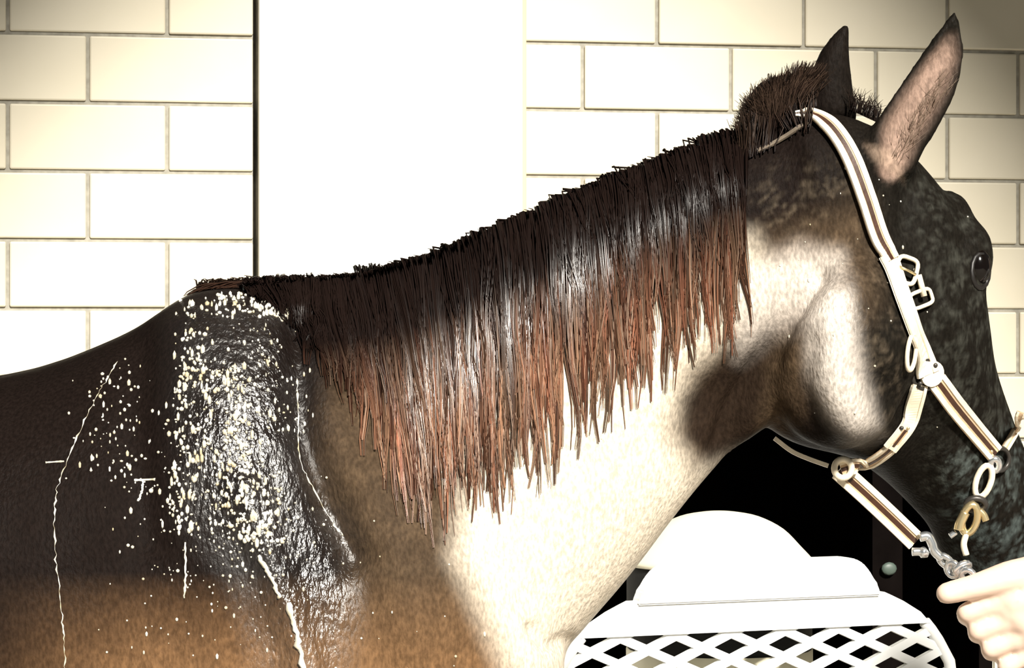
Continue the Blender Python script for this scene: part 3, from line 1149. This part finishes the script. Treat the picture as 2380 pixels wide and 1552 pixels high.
for sy in (-1, 1):
    chain(bm, [((px0, py0 + .09 * sy, .92), .108), ((px0 - .01, py0 + .1 * sy, .50), .072), ((px0 + .02, py0 + .1 * sy, .30), .068), ((px0 + .03, py0 + .1 * sy, .14), .060)])
o = obj('trousers', remeshed('trousers', bm, .010), M_jeans, person, True)
bm = bmesh.new()
ball(bm, (px0 + .0, py0, 1.68), 1, 3, (.100, .086, .100))
for sy in (-1, 1):
    be = bmesh.new(); ball(be, (px0 - .108, py0 + .030 * sy, 1.655), .010, 2)
    obj('eye', be, M_eye, person, True)
be = bmesh.new(); tube(be, [(px0 - .098, py0 - .024, 1.592), (px0 - .114, py0, 1.590), (px0 - .098, py0 + .024, 1.592)], .005, 8)
obj('mouth', be, mat('lips', (.45, .2, .17), .5), person, True)
obj('hair', bm, mat('person_hair', (.05, .03, .02), .5), person, True)

# ------------------------------------------------------------------ white lattice chair
M_plastic = mat('white_plastic', (.88, .89, .88), .35, noise=.04, scale=15, bump=.03)
chair = empty('garden_chair', Vector((.438, 1.42, 0)), math.radians(22))
tag(chair, 'white plastic garden chair with rounded top rail and diamond lattice back', 'chair')
ZT = 1.048
outline = [(0, .170), (-.004, .190), (-.012, .205), (-.026, .218), (-.048, .232), (-.064, .240), (-.072, .242)]
outer = [(-.060, .262), (-.075, .290), (-.105, .325), (-.15, .365), (-.20, .395), (-.30, .41), (-.60, .40)]


def hwid(z):
    zz = [-p[0] for p in outer]
    return float(np.interp(-z, zz, [p[1] for p in outer]))


def slab(bm, prof, y0, y1, top_round=0):
    """symmetric plate from (dz, half width) pairs, thickness y0..y1"""
    pts = [(-w, z) for z, w in prof] + [(w, z) for z, w in reversed(prof)]
    a = [bm.verts.new((u, y0, ZT + z)) for u, z in pts]
    b_ = [bm.verts.new((u, y1, ZT + z)) for u, z in pts]
    n = len(pts)
    bm.faces.new(a); bm.faces.new(list(reversed(b_)))
    for i in range(n):
        bm.faces.new((a[i], b_[i], b_[(i + 1) % n], a[(i + 1) % n]))


bm = bmesh.new(); slab(bm, outline, -.020, .012)
bmesh.ops.bevel(bm, geom=list(bm.edges), offset=.003, segments=2, affect='EDGES')
obj('top_rail', bm, M_plastic, chair)
bm = bmesh.new(); slab(bm, [(-.066, .252), (-.072, .266), (-.084, .292), (-.105, .328), (-.126, .348)], -.012, .012)
obj('shoulder_panel', bm, M_plastic, chair)
dz, du, zr, zb = .047, .108, -.116, -.50
nbar = 0
for sg in (-1, 1):
    for k in range(-12, 16):
        # line z = sg*(dz/du)*u + zr - k*dz  clipped to the panel
        us = np.linspace(-.42, .42, 169)
        z = sg * (dz / du) * us + zr - k * dz + .010
        ok = (z < zr + .01) & (z > zb) & (np.abs(us) < [hwid(q) - .006 for q in z])
        idx = np.where(ok)[0]
        if len(idx) < 6: continue
        u0, u1 = us[idx[0]], us[idx[-1]]
        p0 = Vector((u0, 0, ZT + z[idx[0]])); p1 = Vector((u1, 0, ZT + z[idx[-1]]))
        bm = bmesh.new()
        t = (p1 - p0).normalized(); s = Vector((0, 1, 0)).cross(t) * .0078
        for (q, rr_) in ((None, None),):
            y0, y1 = (-.006, .006) if sg > 0 else (-.0055, .0065)
            rings = [[p + s + Vector((0, y0, 0)), p + s + Vector((0, y1, 0)), p - s + Vector((0, y1, 0)), p - s + Vector((0, y0, 0))] for p in (p0, p1)]
            loft(bm, rings)
        obj('lattice_bar', bm, M_plastic, chair)
        nbar += 1
for sx in (-1, 1):
    bm = bmesh.new()
    tube(bm, [Vector((sx * hwid(z), 0, ZT + z)) for z in (-.125, -.14, -.16, -.20, -.25, -.32, -.40, -.50, -.60)], .011, 10)
    obj('side_post', bm, M_plastic, chair, True)
    bm = bmesh.new()
    tube(bm, [(sx * .40, .0, .66), (sx * .41, -.15, .67), (sx * .40, -.35, .665), (sx * .385, -.47, .63), (sx * .375, -.48, .45), (sx * .37, -.49, .0)], .018, 10)
    obj('arm', bm, M_plastic, chair, True)
    bm = bmesh.new()
    tube(bm, [(sx * .40, .0, ZT - .60), (sx * .38, .03, .30), (sx * .37, .07, 0)], .018, 10)
    obj('leg', bm, M_plastic, chair, True)
bm = bmesh.new(); box(bm, -.37, .37, -.48, .0, .40, .43, bev=.01)
obj('seat', bm, M_plastic, chair)
bm = bmesh.new(); box(bm, -.40, .40, -.012, .012, ZT - .56, ZT - .49, bev=.008)
obj('lower_rail', bm, M_plastic, chair)

# ------------------------------------------------------------------ pale round-topped bin behind the chair
M_bin = mat('pale_bin', (.80, .76, .60), .6, noise=.08, scale=10)
bc = at(1672, 1300, 1.665)
binr = empty('feed_bin', Vector((bc.x, bc.y, 0)))
tag(binr, 'pale round-topped feed bin standing behind the white lattice chair', 'bin')
bm = bmesh.new()
prof_b = [(.15, 0), (.165, .02), (.172, .50), (.175, .80), (.175, .862)]
rings = [[Vector((r * math.cos(2 * math.pi * k / 32), r * math.sin(2 * math.pi * k / 32), z)) for k in range(32)] for r, z in prof_b]
loft(bm, rings)
obj('body', bm, M_bin, binr, True)
bm = bmesh.new()
loft(bm, [[Vector((r * math.cos(2 * math.pi * k / 32), r * math.sin(2 * math.pi * k / 32), z)) for k in range(32)] for r, z in ((.172, .862), (.174, .87), (.174, 1.0), (.172, 1.02))])
tag(obj('collar', bm, mat('black_rubber', (.008, .008, .008), .8, spec=.2), binr, True), 'black collar band')  # black band put in for the rail's shadow on the bin
bm = bmesh.new()
prof_l = [(.176, 1.018), (.177, 1.024), (.172, 1.032), (.155, 1.05), (.12, 1.085), (.075, 1.108), (.03, 1.117), (.004, 1.118)]
rings = [[Vector((r * math.cos(2 * math.pi * k / 48), r * math.sin(2 * math.pi * k / 48), z)) for k in range(48)] for r, z in catmull(prof_l, 4)]
loft(bm, rings)
obj('lid', bm, M_bin, binr, True)
